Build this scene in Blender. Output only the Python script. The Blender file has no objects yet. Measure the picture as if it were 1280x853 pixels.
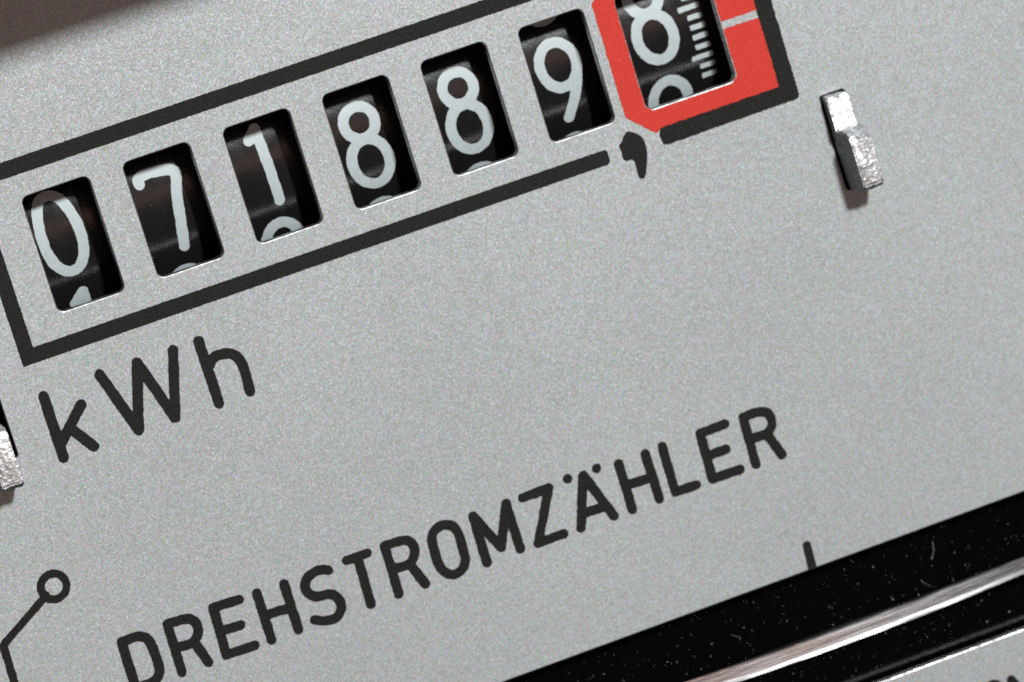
import bpy, bmesh, math, random
import numpy as np
from mathutils import Matrix, Vector
from mathutils.geometry import tessellate_polygon

random.seed(7)
scene = bpy.context.scene
COL = scene.collection

# ------------------------------------------------------------------ frame of reference
# The faceplate stands upright.  Plate coordinates are millimetres: u to the right along the
# printed lines, v up, w out of the plate towards the viewer.  One Blender unit is 1 cm.
scene.unit_settings.scale_length = 0.01
def W3(u, v, w=0.0):
    return Vector((u / 10, -w / 10, v / 10))

# ------------------------------------------------------------------ camera
cam_d = bpy.data.cameras.new("camera"); cam = bpy.data.objects.new("camera", cam_d); COL.objects.link(cam)
right, up_, back = (W3(*r) * 10 for r in ((0.927298, -0.290002, 0.236680), (0.326552, 0.935807, -0.132773), (-0.182983, 0.200408, 0.962473)))
m = Matrix((right, up_, back)).transposed().to_4x4(); m.translation = W3(-27.643, 40.351, 279.838)
cam.matrix_world = m
cam_d.sensor_width = 36; cam_d.lens = 168.75
cam_d.clip_start = 1; cam_d.clip_end = 500
cam_d.dof.use_dof = True; cam_d.dof.focus_distance = 27.85; cam_d.dof.aperture_fstop = 0.75
scene.camera = cam

# ------------------------------------------------------------------ world: dim neutral room, warm brown at eye level
world = bpy.data.worlds.new("World"); scene.world = world; world.use_nodes = True
nt = world.node_tree; bg = nt.nodes["Background"]
tc = nt.nodes.new("ShaderNodeTexCoord"); sx = nt.nodes.new("ShaderNodeSeparateXYZ"); ramp = nt.nodes.new("ShaderNodeValToRGB")
nt.links.new(tc.outputs["Generated"], sx.inputs[0])
mp = nt.nodes.new("ShaderNodeMapRange"); mp.inputs[1].default_value = -1; mp.inputs[2].default_value = 1
nt.links.new(sx.outputs["Z"], mp.inputs[0]); nt.links.new(mp.outputs[0], ramp.inputs[0]); nt.links.new(ramp.outputs[0], bg.inputs[0])
e = ramp.color_ramp.elements
e[0].position = 0.0; e[0].color = (0.50, 0.57, 0.60, 1)
e[1].position = 1.0; e[1].color = (0.60, 0.64, 0.68, 1)
for pos, c in ((0.38, (0.48, 0.51, 0.52, 1)), (0.45, (0.60, 0.42, 0.35, 1)), (0.53, (0.60, 0.42, 0.35, 1)), (0.60, (0.52, 0.48, 0.46, 1))):
    n = e.new(pos); n.color = c
bg.inputs[1].default_value = 0.20

# ------------------------------------------------------------------ key lamp, high on the right, and an added warm fill in front
def lamp(name, target, direction, dist, size, watts, colour):
    ld = bpy.data.lights.new(name, "AREA"); ld.shape = "DISK"; ld.size = size; ld.energy = watts; ld.color = colour
    o = bpy.data.objects.new(name, ld); COL.objects.link(o)
    d = W3(*direction).normalized(); o.location = W3(*target) + d * dist
    o.rotation_euler = d.to_track_quat("Z", "Y").to_euler()
    return o
lamp("key_lamp", (25, -18, 0), (0.265, 0.51, 0.90), 60, 6.2, 42500, (0.96, 0.99, 0.99))
warm = lamp("added_warm_fill", (20, -4, 0), (0.0, 0.04, 1.0), 60, 3.0, 2600, (1.0, 0.58, 0.46))  # added fill with no real source: brown wheel reflections, warmer shadows
warm.data.shape = "RECTANGLE"; warm.data.size = 40.0; warm.data.size_y = 8.0

scene.render.engine = "CYCLES"; scene.cycles.use_denoising = False   # the flake grain of the paint must not be smoothed away
vs = scene.view_settings
vs.view_transform = "Standard"; vs.look = "None"; vs.exposure = 0; vs.gamma = 1; vs.use_curve_mapping = False

# ------------------------------------------------------------------ data: pen strokes of the print, in mm on the plate / on the wheel face
LETTERS = [
    ('k', [[[-2.42,-11.65],[-2.43,-15.55]],[[-0.47,-12.89],[-2.19,-14.58]],[[-1.44,-14.09],[-0.5,-15.53]]]),
    ('W', [[[1.15,-11.53],[2.34,-15.48]],[[2.34,-15.48],[3.49,-11.6]],[[3.49,-11.6],[4.64,-15.5]],[[4.64,-15.5],[5.76,-11.6]]]),
    ('h', [[[7.38,-11.6],[7.41,-15.56]],[[7.63,-13.15],[7.85,-12.9],[8.21,-12.79],[8.61,-12.82],[9.02,-12.97],[9.33,-13.33],[9.46,-13.84],[9.41,-15.5]]]),
    ('D', [[[-2.61,-27.34],[-2.67,-30.32]],[[-2.61,-27.34],[-2.14,-27.34],[-1.63,-27.35],[-1.31,-27.49],[-1.06,-27.76],[-0.95,-28.25],[-0.93,-28.94],[-0.95,-29.62],[-1.04,-29.93],[-1.27,-30.19],[-1.69,-30.34],[-2.17,-30.34],[-2.67,-30.32]]]),
    ('R', [[[0.33,-27.27],[0.27,-30.38]],[[0.33,-27.27],[0.92,-27.29],[1.48,-27.33],[1.8,-27.51],[2.0,-27.81],[2.01,-28.22],[1.85,-28.55],[1.54,-28.81],[1.25,-28.89],[0.46,-28.83]],[[1.55,-28.92],[1.97,-30.35]]]),
    ('E', [[[3.27,-27.27],[3.14,-30.28]],[[3.27,-27.27],[4.88,-27.33]],[[3.37,-28.81],[4.51,-28.84]],[[3.14,-30.28],[4.96,-30.34]]]),
    ('H', [[[6.03,-27.33],[6.02,-30.38]],[[7.78,-27.37],[7.77,-30.32]],[[6.15,-28.8],[7.76,-28.87]]]),
    ('S', [[[10.6,-27.49],[10.29,-27.35],[9.91,-27.29],[9.49,-27.38],[9.14,-27.58],[8.96,-27.88],[8.95,-28.25],[9.11,-28.55],[9.4,-28.78],[9.75,-28.84],[10.17,-28.89],[10.5,-29.1],[10.68,-29.46],[10.67,-29.87],[10.48,-30.2],[10.16,-30.42],[9.75,-30.44],[9.28,-30.3],[8.88,-30.11]]]),
    ('T', [[[11.84,-27.31],[13.14,-27.3]],[[12.54,-27.38],[12.45,-30.37]]]),
    ('R', [[[14.32,-27.23],[14.26,-30.36]],[[14.32,-27.23],[15.46,-27.31],[15.79,-27.45],[15.99,-27.75],[15.99,-28.19],[15.8,-28.56],[15.55,-28.77],[15.24,-28.84],[14.45,-28.78]],[[15.48,-28.89],[15.99,-30.33]]]),
    ('O', [[[18.26,-27.29],[18.6,-27.48],[18.82,-27.85],[18.87,-28.31],[18.84,-29.29],[18.78,-29.79],[18.5,-30.2],[18.09,-30.39],[17.7,-30.34],[17.38,-30.08],[17.18,-29.62],[17.13,-29.12],[17.17,-28.17],[17.26,-27.69],[17.51,-27.4],[17.89,-27.25],[18.26,-27.29]]]),
    ('M', [[[20.04,-27.36],[20.01,-30.39]],[[20.04,-27.36],[21.12,-29.8]],[[21.12,-29.8],[22.22,-27.31]],[[22.22,-27.31],[22.24,-30.29]]]),
    ('Z', [[[23.31,-27.33],[25.03,-27.3]],[[25.03,-27.3],[23.41,-30.33]],[[23.41,-30.33],[25.1,-30.32]]]),
    ('Ä', [[[27.29,-27.29],[26.22,-30.36]],[[27.29,-27.29],[28.42,-30.33]],[[26.56,-29.54],[28.11,-29.6]],[[26.31,-27.16],[26.32,-27.17]],[[28.23,-27.15],[28.23,-27.16]]]),
    ('H', [[[29.63,-27.34],[29.62,-30.36]],[[31.4,-27.34],[31.44,-30.3]],[[29.85,-28.79],[31.32,-28.87]]]),
    ('L', [[[32.55,-27.25],[32.51,-30.24]],[[32.51,-30.24],[33.89,-30.27]]]),
    ('E', [[[35.06,-27.28],[34.99,-30.25]],[[35.06,-27.28],[36.71,-27.26]],[[35.33,-28.78],[36.32,-28.78]],[[34.99,-30.25],[36.82,-30.28]]]),
    ('R', [[[37.95,-27.23],[37.87,-30.32]],[[37.95,-27.23],[39.01,-27.27],[39.4,-27.43],[39.61,-27.78],[39.56,-28.27],[39.28,-28.6],[38.85,-28.72],[37.99,-28.67]],[[39.12,-28.86],[39.62,-30.29]]]),
]
DIGITS = {
    '0': [[[0.11,2.35],[-0.5,2.29],[-0.88,1.73],[-1.07,0.97],[-1.16,0.06],[-1.09,-1.03],[-0.74,-1.88],[-0.19,-2.35],[0.42,-2.29],[0.9,-1.73],[1.1,-1.07],[1.16,-0.26],[1.05,0.72],[0.81,1.57],[0.52,2.08],[0.11,2.35]]],
    '7': [[[-1.13,1.99],[-1.12,2.29],[-0.73,2.46],[0.88,2.29],[1.13,2.09],[1.11,1.71],[0.8,0.66],[0.34,-2.46]]],
    '1': [[[-0.36,1.72],[0.25,2.31]],[[0.24,2.29],[0.36,-2.31]]],
    '8': [[[0.97,1.45],[0.94,1.23],[0.86,1.02],[0.75,0.84],[0.59,0.69],[0.41,0.58],[0.2,0.51],[-0.01,0.49],[-0.23,0.52],[-0.43,0.6],[-0.61,0.73],[-0.76,0.89],[-0.87,1.08],[-0.94,1.29],[-0.96,1.51],[-0.93,1.73],[-0.85,1.93],[-0.73,2.11],[-0.57,2.26],[-0.38,2.37],[-0.18,2.44],[0.04,2.46],[0.25,2.43],[0.45,2.35],[0.63,2.23],[0.78,2.07],[0.88,1.88],[0.95,1.67],[0.97,1.45]],[[1.15,-1.02],[1.13,-1.34],[1.05,-1.65],[0.92,-1.93],[0.75,-2.16],[0.54,-2.33],[0.3,-2.43],[0.04,-2.46],[-0.21,-2.41],[-0.46,-2.29],[-0.69,-2.1],[-0.88,-1.86],[-1.02,-1.58],[-1.11,-1.27],[-1.15,-0.95],[-1.12,-0.63],[-1.04,-0.34],[-0.91,-0.07],[-0.72,0.14],[-0.51,0.3],[-0.26,0.39],[-0.01,0.42],[0.25,0.38],[0.49,0.27],[0.71,0.09],[0.89,-0.13],[1.03,-0.4],[1.11,-0.71],[1.15,-1.02]]],
    '9': [[[1.14,0.95],[1.11,0.64],[1.03,0.35],[0.89,0.09],[0.72,-0.13],[0.5,-0.3],[0.26,-0.39],[0.01,-0.42],[-0.25,-0.38],[-0.49,-0.26],[-0.71,-0.09],[-0.89,0.15],[-1.03,0.42],[-1.11,0.72],[-1.14,1.03],[-1.11,1.34],[-1.02,1.63],[-0.88,1.88],[-0.69,2.1],[-0.47,2.26],[-0.22,2.35],[0.03,2.38],[0.28,2.34],[0.52,2.23],[0.73,2.05],[0.91,1.83],[1.04,1.56],[1.12,1.27],[1.14,0.95]],[[1.05,0.47],[0.86,-0.31],[0.41,-1.33],[-0.21,-2.38]]],
    '2': [[[-1.03,1.69],[-0.74,2.16],[-0.32,2.43],[0.19,2.46],[0.65,2.2],[0.94,1.74],[1.0,1.5],[0.9,0.9],[-0.3,-0.9],[-1.05,-2.4]],[[-1.05,-2.42],[1.05,-2.42]]],
}

# ------------------------------------------------------------------ materials
def mat(name):
    m = bpy.data.materials.new(name); m.use_nodes = True
    return m, m.node_tree, m.node_tree.nodes["Principled BSDF"]
def node(nt, kind, **kw):
    n = nt.nodes.new(kind)
    for k, v in kw.items():
        if k.startswith("i_"): n.inputs[k[2:].replace("_", " ")].default_value = v
        else: setattr(n, k, v)
    return n
def coords(nt, scale=(1, 1, 1)):
    c = node(nt, "ShaderNodeTexCoord"); mp = node(nt, "ShaderNodeMapping"); mp.inputs["Scale"].default_value = scale
    nt.links.new(c.outputs["Object"], mp.inputs[0]); return mp.outputs[0]
def mix(nt, a, b, fac, blend="MIX"):
    n = node(nt, "ShaderNodeMix", data_type="RGBA", blend_type=blend)
    for sock, val in ((n.inputs[0], fac), (n.inputs[6], a), (n.inputs[7], b)):
        if hasattr(val, "links"): nt.links.new(val, sock)
        else: sock.default_value = val
    return n.outputs[2]
def ramp_(nt, src, stops):
    r = node(nt, "ShaderNodeValToRGB"); nt.links.new(src, r.inputs[0]); e = r.color_ramp.elements
    for k, (p, c) in enumerate(stops):
        q = e[k] if k < 2 else e.new(p)
        q.position = p; q.color = c if len(c) == 4 else (*c, 1)
    return r.outputs[0]
def math_(nt, op, a, b):
    n = node(nt, "ShaderNodeMath", operation=op)
    for s, val in zip(n.inputs, (a, b)):
        if hasattr(val, "links"): nt.links.new(val, s)
        else: s.default_value = val
    return n.outputs[0]

def silver_paint():
    m, nt, b = mat("silver_flake_paint"); L = nt.links.new
    co = coords(nt)
    v1 = node(nt, "ShaderNodeTexVoronoi", i_Scale=140.0); L(co, v1.inputs["Vector"])
    v2 = node(nt, "ShaderNodeTexVoronoi", i_Scale=230.0); L(co, v2.inputs["Vector"])
    n1 = node(nt, "ShaderNodeTexNoise", i_Scale=120.0, i_Detail=2.0); L(co, n1.inputs["Vector"])
    n2 = node(nt, "ShaderNodeTexNoise", i_Scale=0.6, i_Detail=2.0); L(co, n2.inputs["Vector"])
    base = ramp_(nt, n1.outputs["Fac"], [(0.30, (0.395, 0.419, 0.418)), (0.72, (0.470, 0.498, 0.497))])
    base = mix(nt, base, v1.outputs["Color"], 0.15, "OVERLAY")
    base = mix(nt, base, v2.outputs["Color"], 0.15, "OVERLAY")
    base = mix(nt, base, ramp_(nt, n2.outputs["Fac"], [(0.3, (0.93, 0.93, 0.93)), (0.7, (1, 1, 1))]), 1.0, "MULTIPLY")
    L(base, b.inputs["Base Color"])
    b.inputs["Metallic"].default_value = 0.30; b.inputs["Roughness"].default_value = 0.5
    # flakes lie at random small angles in the lacquer
    sub = node(nt, "ShaderNodeVectorMath", operation="SUBTRACT"); L(v1.outputs["Color"], sub.inputs[0]); sub.inputs[1].default_value = (0.5, 0.5, 0.5)
    sc = node(nt, "ShaderNodeVectorMath", operation="SCALE"); L(sub.outputs[0], sc.inputs[0]); sc.inputs["Scale"].default_value = 0.22
    geo = node(nt, "ShaderNodeNewGeometry")
    add = node(nt, "ShaderNodeVectorMath", operation="ADD"); L(geo.outputs["Normal"], add.inputs[0]); L(sc.outputs[0], add.inputs[1])
    nrm = node(nt, "ShaderNodeVectorMath", operation="NORMALIZE"); L(add.outputs[0], nrm.inputs[0])
    bump = node(nt, "ShaderNodeBump", i_Strength=0.12, i_Distance=0.006); L(n1.outputs["Fac"], bump.inputs["Height"]); L(nrm.outputs[0], bump.inputs["Normal"])
    L(bump.outputs[0], b.inputs["Normal"])
    return m
def ink(name, c1, c2, rough=0.5, weave=False):
    m, nt, b = mat(name); L = nt.links.new; co = coords(nt)
    b.inputs["Specular IOR Level"].default_value = 0.17
    n1 = node(nt, "ShaderNodeTexNoise", i_Scale=70.0, i_Detail=3.0); L(co, n1.inputs["Vector"])
    base = ramp_(nt, n1.outputs["Fac"], [(0.35, c1), (0.70, c2)])
    if weave:      # the mesh of the printing screen
        w1 = node(nt, "ShaderNodeTexWave", wave_type="BANDS", bands_direction="X", i_Scale=14.5, i_Distortion=0.6, i_Detail=1.0); L(co, w1.inputs["Vector"])
        w2 = node(nt, "ShaderNodeTexWave", wave_type="BANDS", bands_direction="Z", i_Scale=14.5, i_Distortion=0.6, i_Detail=1.0); L(co, w2.inputs["Vector"])
        dots = math_(nt, "MULTIPLY", w1.outputs["Fac"], w2.outputs["Fac"])
        n3 = node(nt, "ShaderNodeTexNoise", i_Scale=3.0, i_Detail=1.0); L(co, n3.inputs["Vector"])
        amt = math_(nt, "MULTIPLY", dots, ramp_(nt, n3.outputs["Fac"], [(0.3, (0.30, 0.30, 0.30)), (0.7, (0.50, 0.50, 0.50))]))
        base = mix(nt, base, (0.72, 0.22, 0.16, 1), math_(nt, "MULTIPLY", amt, 0.28))
    L(base, b.inputs["Base Color"])
    b.inputs["Roughness"].default_value = rough
    bump = node(nt, "ShaderNodeBump", i_Strength=0.28, i_Distance=0.006); L(n1.outputs["Fac"], bump.inputs["Height"]); L(bump.outputs[0], b.inputs["Normal"])
    return m
def black_plastic(name, rough, c=0.006, spec=0.5, dusty=1.0):
    m, nt, b = mat(name); L = nt.links.new; co = coords(nt)
    b.inputs["Specular IOR Level"].default_value = spec
    n1 = node(nt, "ShaderNodeTexNoise", i_Scale=9.0, i_Detail=5.0); L(co, n1.inputs["Vector"])
    n2 = node(nt, "ShaderNodeTexNoise", i_Scale=60.0, i_Detail=2.0); L(co, n2.inputs["Vector"])
    v = node(nt, "ShaderNodeTexVoronoi", i_Scale=38.0); L(co, v.inputs["Vector"])
    speck = ramp_(nt, v.outputs["Distance"], [(0.05, (1, 1, 1)), (0.13, (0, 0, 0))])
    patch = ramp_(nt, n1.outputs["Fac"], [(0.5, (0, 0, 0)), (0.75, (1, 1, 1))])
    dust = math_(nt, "MULTIPLY", speck, patch)
    base = mix(nt, (c, c, c * 1.05, 1), (0.11 * dusty, 0.115 * dusty, 0.12 * dusty, 1), dust)
    L(base, b.inputs["Base Color"])
    rr = ramp_(nt, n1.outputs["Fac"], [(0.3, (rough * 0.8,) * 3), (0.8, (rough * 1.5,) * 3)]); L(rr, b.inputs["Roughness"])
    bump = node(nt, "ShaderNodeBump", i_Strength=0.15, i_Distance=0.004); L(n2.outputs["Fac"], bump.inputs["Height"]); L(bump.outputs[0], b.inputs["Normal"])
    return m
def metal(name, c, rough, bscale, bstr, stretch=(1, 1, 1), bdist=0.02):
    m, nt, b = mat(name); L = nt.links.new; co = coords(nt, stretch)
    n1 = node(nt, "ShaderNodeTexNoise", i_Scale=bscale, i_Detail=4.0); L(co, n1.inputs["Vector"])
    base = ramp_(nt, n1.outputs["Fac"], [(0.3, tuple(x * 0.7 for x in c)), (0.7, c)]); L(base, b.inputs["Base Color"])
    b.inputs["Metallic"].default_value = 1.0
    rr = ramp_(nt, n1.outputs["Fac"], [(0.3, (rough * 1.3,) * 3), (0.7, (rough * 0.7,) * 3)]); L(rr, b.inputs["Roughness"])
    bump = node(nt, "ShaderNodeBump", i_Strength=bstr, i_Distance=bdist); L(n1.outputs["Fac"], bump.inputs["Height"]); L(bump.outputs[0], b.inputs["Normal"])
    return m
def plain(name, c, rough):
    m, nt, b = mat(name); L = nt.links.new; co = coords(nt)
    n1 = node(nt, "ShaderNodeTexNoise", i_Scale=25.0, i_Detail=3.0); L(co, n1.inputs["Vector"])
    L(ramp_(nt, n1.outputs["Fac"], [(0.3, tuple(x * 0.9 for x in c)), (0.7, c)]), b.inputs["Base Color"])
    b.inputs["Roughness"].default_value = rough
    return m
M = dict(paint=silver_paint(),
         ink=ink("black_ink", (0.007, 0.0075, 0.0065), (0.018, 0.018, 0.016)),
         red=ink("red_ink", (0.54, 0.032, 0.022), (0.61, 0.048, 0.034), 0.5, weave=True),
         wheel=black_plastic("black_wheel_plastic", 0.21, 0.009, 0.26),
         digit=plain("pale_digit_paint", (0.47, 0.53, 0.545), 0.5),
         housing=black_plastic("black_housing_plastic", 0.14, 0.0012, 0.10, 0.0),
         cut=metal("cut_sheet_edge", (0.70, 0.69, 0.68), 0.38, 40.0, 0.3),
         burr=metal("bare_sheet_burr", (0.50, 0.485, 0.48), 0.42, 30.0, 0.10),
         zinc=metal("zinc_plated_steel", (0.80, 0.82, 0.83), 0.46, 38.0, 0.30),
         zinc_shade=metal("shaded_zinc_side", (0.20, 0.20, 0.20), 0.45, 45.0, 0.6),  # same zinc darkened: shade of the lug sides painted into the colour
         alu=metal("turned_aluminium", (0.42, 0.42, 0.43), 0.36, 7.0, 0.22, (0.2, 3.0, 6.0)),
         cover=plain("dark_brown_bakelite", (0.26, 0.13, 0.085), 0.45),
         dust=plain("pale_dust", (0.85, 0.82, 0.77), 0.7))

# ------------------------------------------------------------------ mesh helpers
def link(name, verts, faces, material, parent=None, smooth=False, mats=None, midx=None):
    me = bpy.data.meshes.new(name); me.from_pydata([tuple(v) for v in verts], [], faces); me.validate(); me.update()
    for q in (mats or [material]): me.materials.append(q)
    if midx is not None: me.polygons.foreach_set("material_index", midx[:len(me.polygons)])
    if smooth: me.polygons.foreach_set("use_smooth", [True] * len(me.polygons))
    o = bpy.data.objects.new(name, me); COL.objects.link(o)
    if parent: o.parent = parent
    return o
def bm_link(name, bm, material, parent=None, smooth=False):
    me = bpy.data.meshes.new(name); bm.to_mesh(me); bm.free(); me.materials.append(material)
    if smooth: me.polygons.foreach_set("use_smooth", [True] * len(me.polygons))
    o = bpy.data.objects.new(name, me); COL.objects.link(o)
    if parent: o.parent = parent
    return o
def tag(o, label=None, cat=None, group=None, kind=None):
    for k, v in (("label", label), ("category", cat), ("group", group), ("kind", kind)):
        if v: o[k] = v
    return o
def rounded_rect(u0, v0, u1, v1, r, n=6):
    pts = []
    for cu, cv, a0 in ((u1 - r, v1 - r, 0), (u0 + r, v1 - r, 90), (u0 + r, v0 + r, 180), (u1 - r, v0 + r, 270)):
        for k in range(n + 1):
            a = math.radians(a0 + 90 * k / n); pts.append((cu + r * math.cos(a), cv + r * math.sin(a)))
    return pts
def flat_poly(loops):
    """triangles of a polygon with holes, as indices into the concatenated loops"""
    return [tuple(t) for t in tessellate_polygon([[Vector((x, y, 0)) for x, y in lp] for lp in loops])]
def vnoise(shape, cell, amp, rng):
    """smooth random field, for the ragged outline of screen print"""
    gy, gx = int(shape[0] / cell) + 3, int(shape[1] / cell) + 3
    g = rng.uniform(-amp, amp, (gy, gx))
    y = np.arange(shape[0]) / cell; x = np.arange(shape[1]) / cell
    iy, ix = y.astype(int), x.astype(int); fy, fx = (y - iy)[:, None], (x - ix)[None, :]
    a = g[np.ix_(iy, ix)]; b = g[np.ix_(iy, ix + 1)]; c = g[np.ix_(iy + 1, ix)]; d = g[np.ix_(iy + 1, ix + 1)]
    return a * (1 - fy) * (1 - fx) + b * (1 - fy) * fx + c * fy * (1 - fx) + d * fy * fx
def smooth_line(s):
    """centripetal Catmull-Rom through the traced points of a curved stroke"""
    if len(s) < 5: return s
    P = [np.array(p, float) for p in s]; closed = np.linalg.norm(P[0] - P[-1]) < 1e-6; out = []
    n = len(P)
    for i in range(n - 1):
        p1, p2 = P[i], P[i + 1]
        p0 = P[i - 1] if i else (P[-2] if closed else 2 * p1 - p2)
        p3 = P[i + 2] if i + 2 < n else (P[1] if closed else 2 * p2 - p1)
        t0 = 0.0; t1 = t0 + np.linalg.norm(p1 - p0) ** 0.5; t2 = t1 + np.linalg.norm(p2 - p1) ** 0.5; t3 = t2 + np.linalg.norm(p3 - p2) ** 0.5
        for t in np.linspace(t1, t2, 6)[:-1]:
            a1 = (t1 - t) / (t1 - t0) * p0 + (t - t0) / (t1 - t0) * p1; a2 = (t2 - t) / (t2 - t1) * p1 + (t - t1) / (t2 - t1) * p2; a3 = (t3 - t) / (t3 - t2) * p2 + (t - t2) / (t3 - t2) * p3
            b1 = (t2 - t) / (t2 - t0) * a1 + (t - t0) / (t2 - t0) * a2; b2 = (t3 - t) / (t3 - t1) * a2 + (t - t1) / (t3 - t1) * a3
            out.append(tuple((t2 - t) / (t2 - t1) * b1 + (t - t1) / (t2 - t1) * b2))
    return out + [tuple(P[-1])]
def stroke_sheet(strokes, hw, step=0.05, amp=0.022, seed=0, square=False):
    """union of round-ended pen strokes -> flat verts (x, y) and faces, by marching squares on the distance field"""
    rng = np.random.default_rng(seed); strokes = [smooth_line(q) for q in strokes]
    P = np.concatenate([np.array(s, float) for s in strokes]); lo = P.min(0) - hw - 0.2; hi = P.max(0) + hw + 0.2
    nx, ny = (np.ceil((hi - lo) / step).astype(int) + 1)
    X, Y = np.meshgrid(lo[0] + np.arange(nx) * step, lo[1] + np.arange(ny) * step)
    F = np.full(X.shape, 9.0)
    for s in strokes:
        for (ax, ay), (bx, by) in zip(s[:-1], s[1:]):
            dx, dy = bx - ax, by - ay; L2 = dx * dx + dy * dy + 1e-12
            if square:
                L = math.sqrt(L2); q = abs((X - ax) * dx / L + (Y - ay) * dy / L - L / 2) - L / 2; r = abs((X - ax) * dy / L - (Y - ay) * dx / L)
                rc = 0.06; qx, qy = np.maximum(q + rc, 0), np.maximum(r - hw + rc, 0)
                d = np.hypot(qx, qy) - rc + hw
            else:
                t = np.clip(((X - ax) * dx + (Y - ay) * dy) / L2, 0, 1); d = np.hypot(X - ax - t * dx, Y - ay - t * dy)
            F = np.minimum(F, d)
    F = F - hw + vnoise(F.shape, 3.0, amp, rng) + vnoise(F.shape, 9.0, amp, rng)
    F[np.abs(F) < 1e-6] = 1e-6
    S = F < 0
    verts, faces, vid = [], [], {}
    def pt(i, j):
        k = (i, j)
        if k not in vid: vid[k] = len(verts); verts.append((X[j, i], Y[j, i]))
        return vid[k]
    def ed(i, j, i2, j2):
        k = (min((i, j), (i2, j2)), max((i, j), (i2, j2)))
        if k not in vid:
            a, b = F[j, i], F[j2, i2]; t = a / (a - b)
            vid[k] = len(verts); verts.append((X[j, i] + t * (X[j2, i2] - X[j, i]), Y[j, i] + t * (Y[j2, i2] - Y[j, i])))
        return vid[k]
    cnt = S[:-1, :-1].astype(int) + S[1:, :-1] + S[:-1, 1:] + S[1:, 1:]
    for j in range(ny - 1):
        run = None
        for i in range(nx - 1):
            c = cnt[j, i]
            if c == 4:
                if run is None: run = i
            elif run is not None:
                faces.append((pt(run, j), pt(i, j), pt(i, j + 1), pt(run, j + 1))); run = None
            if 0 < c < 4:
                cs = [(i, j), (i + 1, j), (i + 1, j + 1), (i, j + 1)]; poly = []
                for k in range(4):
                    a, b = cs[k], cs[(k + 1) % 4]; sa, sb = S[a[1], a[0]], S[b[1], b[0]]
                    if sa: poly.append(pt(*a))
                    if sa != sb: poly.append(ed(*a, *b))
                if len(poly) >= 3: faces.append(tuple(poly))
    return verts, faces
INK_W = 0.02            # thickness of the printed layer, mm
def print_strokes(name, strokes, hw, material, parent, seed, amp=0.022):
    v, f = stroke_sheet(strokes, hw, seed=seed, amp=amp)
    return link(name, [W3(x, y, INK_W) for x, y in v], f, material, parent)
def ragged(loop, seed, amp=0.022, step=0.09):
    rng = random.Random(seed); out = []
    for (ax, ay), (bx, by) in zip(loop, loop[1:] + loop[:1]):
        L = math.hypot(bx - ax, by - ay); n = max(1, int(L / step)); nx, ny = -(by - ay) / L, (bx - ax) / L
        for k in range(n):
            t = k / n; d = rng.uniform(-amp, amp) if k else 0
            out.append((ax + (bx - ax) * t + nx * d, ay + (by - ay) * t + ny * d))
    return out
def print_area(name, loops, material, parent, w=INK_W):
    return link(name, [W3(x, y, w) for lp in loops for x, y in lp], flat_poly(loops), material, parent)

# ------------------------------------------------------------------ faceplate
PITCH, WW, WH = 6.30, 4.18, 7.25
SL_UP, SL_LO = -37.83, -46.22
LUG_R, LUG_L = 48.42, -6.88
holes = [(PITCH * i, -WH, PITCH * i + WW, 0.0, 0.42) for i in range(6)]
holes += [(37.75, -7.28, 43.62, 0.03, 0.48), (9.0, SL_LO, 78.0, SL_UP, 1.2), (LUG_R - 0.1, -16.0, LUG_R + 1.5, -9.9, 0.2), (LUG_L - 0.1, -14.62, -4.95, -8.6, 0.2)]
BEV, TH = 0.06, 0.62
outer = (-22.0, -60.0, 88.0, 30.0, 2.0)
def ring(h, grow):
    u0, v0, u1, v1, r = h; return rounded_rect(u0 - grow, v0 - grow, u1 + grow, v1 + grow, r + grow)
verts, faces, midx = [], [], []
front = [ring(outer, -BEV)] + [ring(h, BEV) for h in holes]
half = [ring(outer, -0.3 * BEV)] + [ring(h, 0.3 * BEV) for h in holes]
mid = [ring(outer, 0)] + [ring(h, 0) for h in holes]
n = sum(len(l) for l in front)
verts += [W3(x, y, 0) for l in front for x, y in l]; verts += [W3(x, y, -0.35 * BEV) for l in half for x, y in l]; verts += [W3(x, y, -1.2 * BEV) for l in mid for x, y in l]; verts += [W3(x, y, -TH) for l in mid for x, y in l]
tri = flat_poly(front)
faces += tri; midx += [0] * len(tri)
k = 0
for l in front:
    for i in range(len(l)):
        a, b = k + i, k + (i + 1) % len(l)
        faces += [(a, b, n + b, n + a), (n + a, n + b, 2 * n + b, 2 * n + a), (2 * n + a, 2 * n + b, 3 * n + b, 3 * n + a)]; midx += [1, 1, 2]
    k += len(l)
faces += [tuple(3 * n + q for q in reversed(t)) for t in tri]; midx += [2] * len(tri)
plate = link("faceplate", verts, faces, None, mats=[M["paint"], M["burr"], M["cut"]], midx=midx)
bm = bmesh.new(); bm.from_mesh(plate.data); bmesh.ops.recalc_face_normals(bm, faces=bm.faces); bm.to_mesh(plate.data); bm.free()
tag(plate, "silver speckled metal faceplate with kWh and DREHSTROMZÄHLER printed in black", "faceplate")

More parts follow.
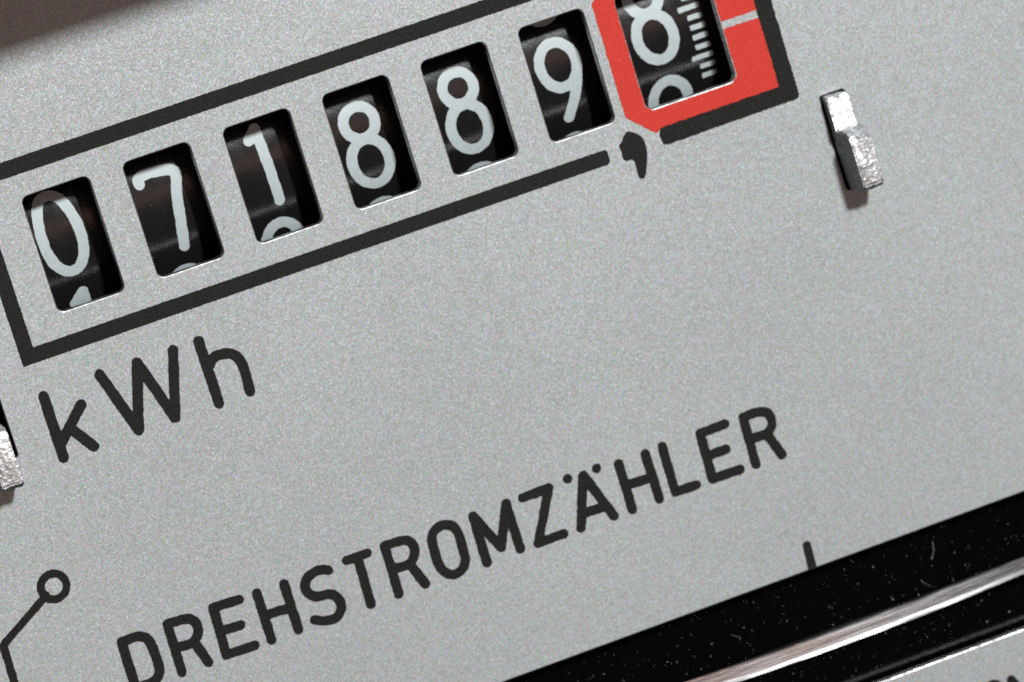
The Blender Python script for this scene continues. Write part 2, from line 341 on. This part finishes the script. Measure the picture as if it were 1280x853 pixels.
# printed line round the counter: top, left and lower line as one C, then the hooked line round the red field
T, B, TI, BI = 2.36, -9.60, 1.38, -8.66
c_shape = [(36.3, T), (-3.0, T), (-3.0, B), (34.45, B - 0.0), (34.62, B + 0.12), (34.62, BI - 0.14), (34.5, BI), (-2.08, BI), (-2.08, TI), (36.3, TI)]
print_area("outline_print", [ragged(c_shape, 1, 0.016)], M["ink"], plate)
hook = [(38.15, BI + 0.13), (38.05, BI - 0.18), (38.02, -9.2), (38.13, -9.55), (38.4, -9.63), (46.8, -9.57), (47.05, -9.52), (47.13, -9.25), (47.10, 2.0), (46.9, 2.36), (38.3, 2.36), (38.1, 2.1), (38.1, 1.6), (38.3, 1.38), (46.05, 1.38), (46.05, -8.5), (38.4, -8.5)]
print_area("outline_print", [ragged(hook, 2, 0.03)], M["ink"], plate, INK_W * 1.5)
# red field with the bare silver pointer line left out of it
red_out = [(46.12, -8.56), (46.12, -4.03), (43.72, -4.03), (43.72, -7.0), (43.3, -7.36), (38.1, -7.36), (37.68, -7.0), (37.68, -0.3), (38.1, 0.12), (43.3, 0.12), (43.72, -0.3), (43.72, -3.57), (46.12, -3.57), (46.12, 1.45), (38.1, 1.45), (37.9, 1.5), (36.32, -0.02), (36.32, -7.22), (37.85, -8.75), (38.2, -8.56)]
print_area("red_field", [ragged(red_out, 3, 0.03)], M["red"], plate)
comma = [(36.15, -8.07), (36.43, -8.17), (36.74, -8.42), (36.97, -8.75), (37.02, -9.25), (36.95, -9.8), (36.49, -10.94), (36.36, -11.09), (36.19, -11.1), (36.04, -10.95), (36.04, -10.49), (36.0, -9.83), (35.56, -9.75), (35.43, -9.55), (35.45, -9.1), (35.42, -8.72), (35.64, -8.55), (35.85, -8.28)]
print_area("decimal_comma", [ragged([tuple(q) for q in smooth_line(comma + comma[:1])[:-1]], 4, 0.012)], M["ink"], plate)
for i, (ch, strokes) in enumerate(LETTERS):
    print_strokes("letter", strokes, 0.325 if i < 3 else 0.305, M["ink"], plate, 10 + i)
for i, strokes in enumerate(([[[48.0, -49.1], [48.1, -48.95], [48.4, -48.9], [48.9, -49.3], [49.2, -50.4], [48.9, -52.0], [48.2, -52.9], [47.3, -52.7], [46.9, -51.6], [47.1, -50.0], [48.0, -49.1]]],
                             [[[49.75, -52.9], [49.62, -49.05], [51.6, -52.9], [51.55, -49.05]]])):
    print_strokes("letter", strokes, 0.30, M["ink"], plate, 60 + i)
print_area("tick_mark", [ragged([(39.22, -36.15), (39.33, -36.03), (39.62, -36.03), (39.76, -36.16), (39.70, -37.77), (39.12, -37.77)], 40, 0.012)], M["ink"], plate)
ring_c = (-5.41, -22.74)
ring_s = [[ring_c[0] + 0.775 * math.cos(a), ring_c[1] + 0.775 * math.sin(a)] for a in np.linspace(0, 2 * math.pi, 33)]
print_strokes("terminal_symbol", [ring_s, [[-6.0, -23.1], [-9.36, -25.1], [-9.60, -33.0]]], 0.25, M["ink"], plate, 41)

# ------------------------------------------------------------------ number wheels
RWH, WV, WF = 10.0, -3.62, -2.2          # radius, height of the axis, depth of the foremost line
def lathe(profile, seg=160):
    """profile of (u, r) pairs turned about the u axis; doubled rings where the edge is sharp"""
    vs_, fs = [], []
    for u, r in profile:
        for k in range(seg):
            a = 2 * math.pi * k / seg; vs_.append((u / 10, -r * math.cos(a) / 10, r * math.sin(a) / 10))
    for j in range(0, len(profile) - 1):
        if profile[j] == profile[j + 1]: continue
        for k in range(seg):
            k2 = (k + 1) % seg; fs.append((j * seg + k, j * seg + k2, (j + 1) * seg + k2, (j + 1) * seg + k))
    return vs_, fs
def sharp(points):
    out = [points[0]]
    for p in points[1:-1]: out += [p, p]
    return out + [points[-1]]
def wheel_face(name, strokes, hw, s0, root, seed, square=False, du=0.0):
    v, f = stroke_sheet(strokes, hw, seed=seed, square=square, amp=0.02)
    R = RWH + 0.02; vv = []
    for x, y in v:
        a = (y + s0) / RWH; vv.append(((x + du) / 10, -R * math.cos(a) / 10, R * math.sin(a) / 10))
    return link(name, vv, f, M["digit"], root, smooth=True)
body_mesh = None
STEP = 2 * math.pi * RWH / 10
# digit shown, its centre (u from the window's left edge, arc above the axis), digits showing above and below it
SHOWN = [("0", 1.79, 0.51, None, "1", 0.0), ("7", 2.02, -0.25, None, "8", -0.24), ("1", 2.03, 0.40, None, "2", 0.0), ("8", 2.09, -0.45, None, "9", 0.0),
         ("8", 2.21, -0.40, None, "9", 0.0), ("9", 2.24, -0.55, "8", "0", 0.0)]
WL = ["black number wheel showing a white 0 in the leftmost counter window", "black number wheel showing a white 7 between the 0 and the 1",
      "black number wheel showing a white 1 with the top of a 2 below it", "black number wheel showing a white 8 directly right of the 1",
      "black number wheel showing a white 8 directly left of the 9", "black number wheel showing a white 9 beside the red field"]
prof = sharp([(-0.75, 7.0), (-0.75, RWH - 0.12), (-0.63, RWH), (3.38, RWH), (3.45, RWH - 0.07), (3.45, RWH - 0.55), (4.87, RWH - 0.55), (4.87, 8.4), (5.40, 8.4), (5.40, 7.0)])
for i, (d, cu, cs, prev, nxt, slip) in enumerate(SHOWN):
    if body_mesh is None:
        v, f = lathe(prof); w = link("number_wheel", v, f, M["wheel"], smooth=True); body_mesh = w.data
    else:
        w = bpy.data.objects.new("number_wheel", body_mesh); COL.objects.link(w)
    w.location = W3(PITCH * i, WV, WF - RWH)
    tag(w, WL[i], "number wheel", "black number wheels of the counter")
    wheel_face("digit", DIGITS[d], 0.33, cs, w, 100 + i, du=cu)
    wheel_face("digit", DIGITS[nxt], 0.34, cs - STEP + 0.10 + slip, w, 120 + i, du=cu)
    if prev: wheel_face("digit", DIGITS[prev], 0.33, cs + STEP, w, 140 + i, du=cu)
v, f = lathe(sharp([(-0.85, 7.0), (-0.85, RWH - 0.12), (-0.73, RWH), (6.45, RWH), (6.57, RWH - 0.12), (6.57, 7.0)]))
dw = link("decimal_wheel", v, f, M["wheel"], smooth=True); dw.location = W3(37.75, WV, WF - RWH)
tag(dw, "black decimal wheel with a white 8 and a column of ticks in the red field", "number wheel")
wheel_face("digit", DIGITS["8"], 0.34, 1.15, dw, 160, du=2.31)
wheel_face("digit", DIGITS["9"], 0.34, 1.15 - STEP, dw, 161, du=2.31)
for k in range(-6, 5):
    long_ = (k % 5) == 1
    s0 = 1.19 + (k - 1) * 0.6283 if False else 0.565 + k * 0.6283
    long_ = k in (1, -4)
    wheel_face("tick", [[[4.15 if long_ else 4.55, 0.0], [5.53, 0.0]]], 0.165, s0, dw, 180 + k, square=True)

# ------------------------------------------------------------------ rotor disc behind the slot
RD, CU = 70.0, 41.0
pf = [(RD - 30, -42.28), (RD - 0.30, -42.28), (RD - 0.22, -42.34), (RD - 0.12, -43.08), (RD - 0.085, -43.20), (RD - 0.05, -43.31), (RD - 0.12, -43.38), (RD - 30, -43.44)]
seg, a0, a1 = 140, -0.62, 0.62
verts, faces = [], []
pfs = sharp(pf)
for r, vv in pfs:
    for k in range(seg + 1):
        a = a0 + (a1 - a0) * k / seg; verts.append(W3(CU + r * math.sin(a), vv, r * math.cos(a) - RD - 0.6))
for j in range(len(pfs) - 1):
    if pfs[j] == pfs[j + 1]: continue
    for k in range(seg):
        q = j * (seg + 1) + k; faces.append((q, q + 1, q + seg + 2, q + seg + 1))
disc = link("rotor_disc", verts, faces, M["alu"], smooth=True)
tag(disc, "thin bright aluminium rotor disc seen edge-on in the black slot", "disc")

# ------------------------------------------------------------------ black inner housing: a tray behind the plate and the two liners of the slot
def box(bm, u0, u1, v0, v1, w0, w1):
    vs_ = [bm.verts.new(W3(u, v, w)) for u in (u0, u1) for v in (v0, v1) for w in (w0, w1)]
    for q in ((0, 1, 3, 2), (4, 6, 7, 5), (0, 4, 5, 1), (2, 3, 7, 6), (0, 2, 6, 4), (1, 5, 7, 3)): bm.faces.new([vs_[t] for t in q])
bm = bmesh.new()
box(bm, -21, 87, -59, 29, -26.0, -25.0)
for q in ((-21, -20, -59, 29), (86, 87, -59, 29), (-20, 86, 28, 29), (-20, 86, -59, -58)): box(bm, *q, -25.0, -TH - 0.02)
housing = bm_link("inner_housing", bm, M["housing"])
tag(housing, "black plastic inner housing seen through the slot behind the faceplate", "housing")
PANEL_W = -1.35
bm = bmesh.new(); box(bm, 4, 82, -42.10, -33.5, PANEL_W - 1, PANEL_W); bm_link("slot_liner", bm, M["housing"], housing)
bm = bmesh.new(); box(bm, 4, 82, -51.0, -43.70, PANEL_W - 1, PANEL_W); bm_link("slot_liner", bm, M["housing"], housing)

# ------------------------------------------------------------------ bent metal lugs that hold the plate
def lug(u0, prof, label, seed):
    rng = random.Random(seed)
    bm = bmesh.new(); t = 1.40; N = 5; rows = []
    for k in range(N + 1):
        uu = u0 + t * k / N
        rows.append([bm.verts.new(W3(uu + (0.24 - 0.10 * k / N if w > 1.5 else 0.0) + rng.uniform(-0.03, 0.03), v + rng.uniform(-0.05, 0.05), w + rng.uniform(-0.04, 0.04))) for v, w in prof])
    n = len(prof)
    for a, b in zip(rows[:-1], rows[1:]):
        for i in range(n): bm.faces.new((a[i], a[(i + 1) % n], b[(i + 1) % n], b[i]))
    bm.faces.new(list(reversed(rows[0]))); bm.faces.new(rows[-1])
    bmesh.ops.recalc_face_normals(bm, faces=bm.faces)
    ed = [e for e in bm.edges if len(e.link_faces) == 2 and e.calc_face_angle(0) > 0.5]
    bmesh.ops.bevel(bm, geom=ed, offset=0.009, segments=2, affect="EDGES", clamp_overlap=True)
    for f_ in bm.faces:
        if abs(f_.normal.x) > 0.9 or f_.normal.z < -0.4: f_.material_index = 1  # side and downward faces get the zinc with painted-in shade
    o = bm_link("metal_lug", bm, M["zinc"]); o.data.materials.append(M["zinc_shade"])
    tag(o, label, "lug", "bent lugs poking through the faceplate")
    return o
lug_prof = [(-10.0, -1.5), (-10.0, 0.62), (-10.08, 0.86), (-10.3, 1.02), (-11.2, 1.14), (-12.0, 1.28), (-12.3, 1.9), (-12.5, 2.6), (-12.8, 2.84), (-14.2, 2.92), (-15.6, 2.92), (-15.9, 2.5), (-15.95, 0.35), (-13.5, 0.1), (-13.2, -1.5)]
lug(LUG_R, lug_prof, "bright zinc lug standing alone right of the red field", 1)
lug(LUG_L, [(v, w * 0.9) for v, w in lug_prof], "zinc lug cut off by the left edge beside the letter k", 2)

# ------------------------------------------------------------------ meter cover along the top
bm = bmesh.new()
cp = [(15.2, 1.5), (15.0, 1.8), (15.0, 13.7), (15.2, 14.0), (44.0, 14.5), (44.0, 1.5)]
ra = [bm.verts.new(W3(-60, v, w)) for v, w in cp]; rb = [bm.verts.new(W3(120, v, w)) for v, w in cp]
for i in range(len(cp)): bm.faces.new((ra[i], ra[(i + 1) % len(cp)], rb[(i + 1) % len(cp)], rb[i]))
bm.faces.new(list(reversed(ra))); bm.faces.new(rb); bmesh.ops.recalc_face_normals(bm, faces=bm.faces)
cover = bm_link("meter_cover", bm, M["cover"])
tag(cover, "dark brown rim of the meter cover shading the top left corner", "cover")

# ------------------------------------------------------------------ dust lying on the black slot liners, on the print and on the wheels
rng = random.Random(11)
dv, df = [], []
def speck(c, ax, ay, az, r):
    b = len(dv); s = [rng.uniform(0.8, 1.2) for _ in range(6)]
    for (x, y, z), q in zip(((1, 0, 0), (-1, 0, 0), (0, 1, 0), (0, -1, 0), (0, 0, 1), (0, 0, -1)), s):
        dv.append(c + (ax * x + ay * y + az * z * 0.6) * (r * q / 10))
    for t in ((0, 2, 4), (2, 1, 4), (1, 3, 4), (3, 0, 4), (2, 0, 5), (1, 2, 5), (3, 1, 5), (0, 3, 5)): df.append(tuple(b + q for q in t))
EX, EY, EZ = Vector((1, 0, 0)), Vector((0, 0, 1)), Vector((0, -1, 0))
def size(): return min(0.036, 0.009 + rng.expovariate(1 / 0.0055))
for _ in range(1700):
    u, v = rng.uniform(12, 74), rng.uniform(-49.0, -34.5)
    if -43.6 < v < -42.2: continue
    r = size(); speck(W3(u, v, PANEL_W + r * 0.5), EX, EY, EZ, r)
for _ in range(110):
    u, v = rng.triangular(10, 60, 45), rng.uniform(-37, 2)
    if any(h[0] - 0.1 < u < h[2] + 0.1 and h[1] - 0.1 < v < h[3] + 0.1 for h in holes): continue
    r = size() * 0.9; speck(W3(u, v, INK_W + r * 0.5), EX, EY, EZ, r)
for _ in range(150):
    u, s = rng.uniform(0, 43.5), rng.uniform(-3.8, 3.6); a = s / RWH; r = size() * 0.8
    q = W3(0, WV, WF - RWH) + Vector((u / 10, -(RWH + 0.02) * math.cos(a) / 10, (RWH + 0.02) * math.sin(a) / 10))
    speck(q, EX, EY, EZ, r)
def fibre(p, q, bend, r):
    pts = []
    for k in range(9):
        t = k / 8; off = bend * math.sin(math.pi * t)
        pts.append(W3(p[0] + (q[0] - p[0]) * t + off, p[1] + (q[1] - p[1]) * t, p[2] + 0.05 * math.sin(3 * t) + r))
    b = len(dv)
    for c in pts:
        for a in range(4): dv.append(c + (EX * math.cos(a * math.pi / 2) + EZ * math.sin(a * math.pi / 2)) * (r / 10))
    for k in range(8):
        for a in range(4): df.append((b + k * 4 + a, b + k * 4 + (a + 1) % 4, b + k * 4 + 4 + (a + 1) % 4, b + k * 4 + 4 + a))
for p, q, bd in (((47.6, -39.2), (47.2, -40.3), 0.12), ((46.2, -41.3), (46.7, -41.9), -0.1), ((33.5, -40.4), (34.0, -40.9), 0.2), ((24.0, -39.9), (24.5, -39.8), 0.1)):
    fibre((*p, PANEL_W), (*q, PANEL_W), bd, 0.006)
dust = link("dust", dv, df, M["dust"])
tag(dust, "fine pale dust specks and lint on the black slot and wheels", kind="stuff")
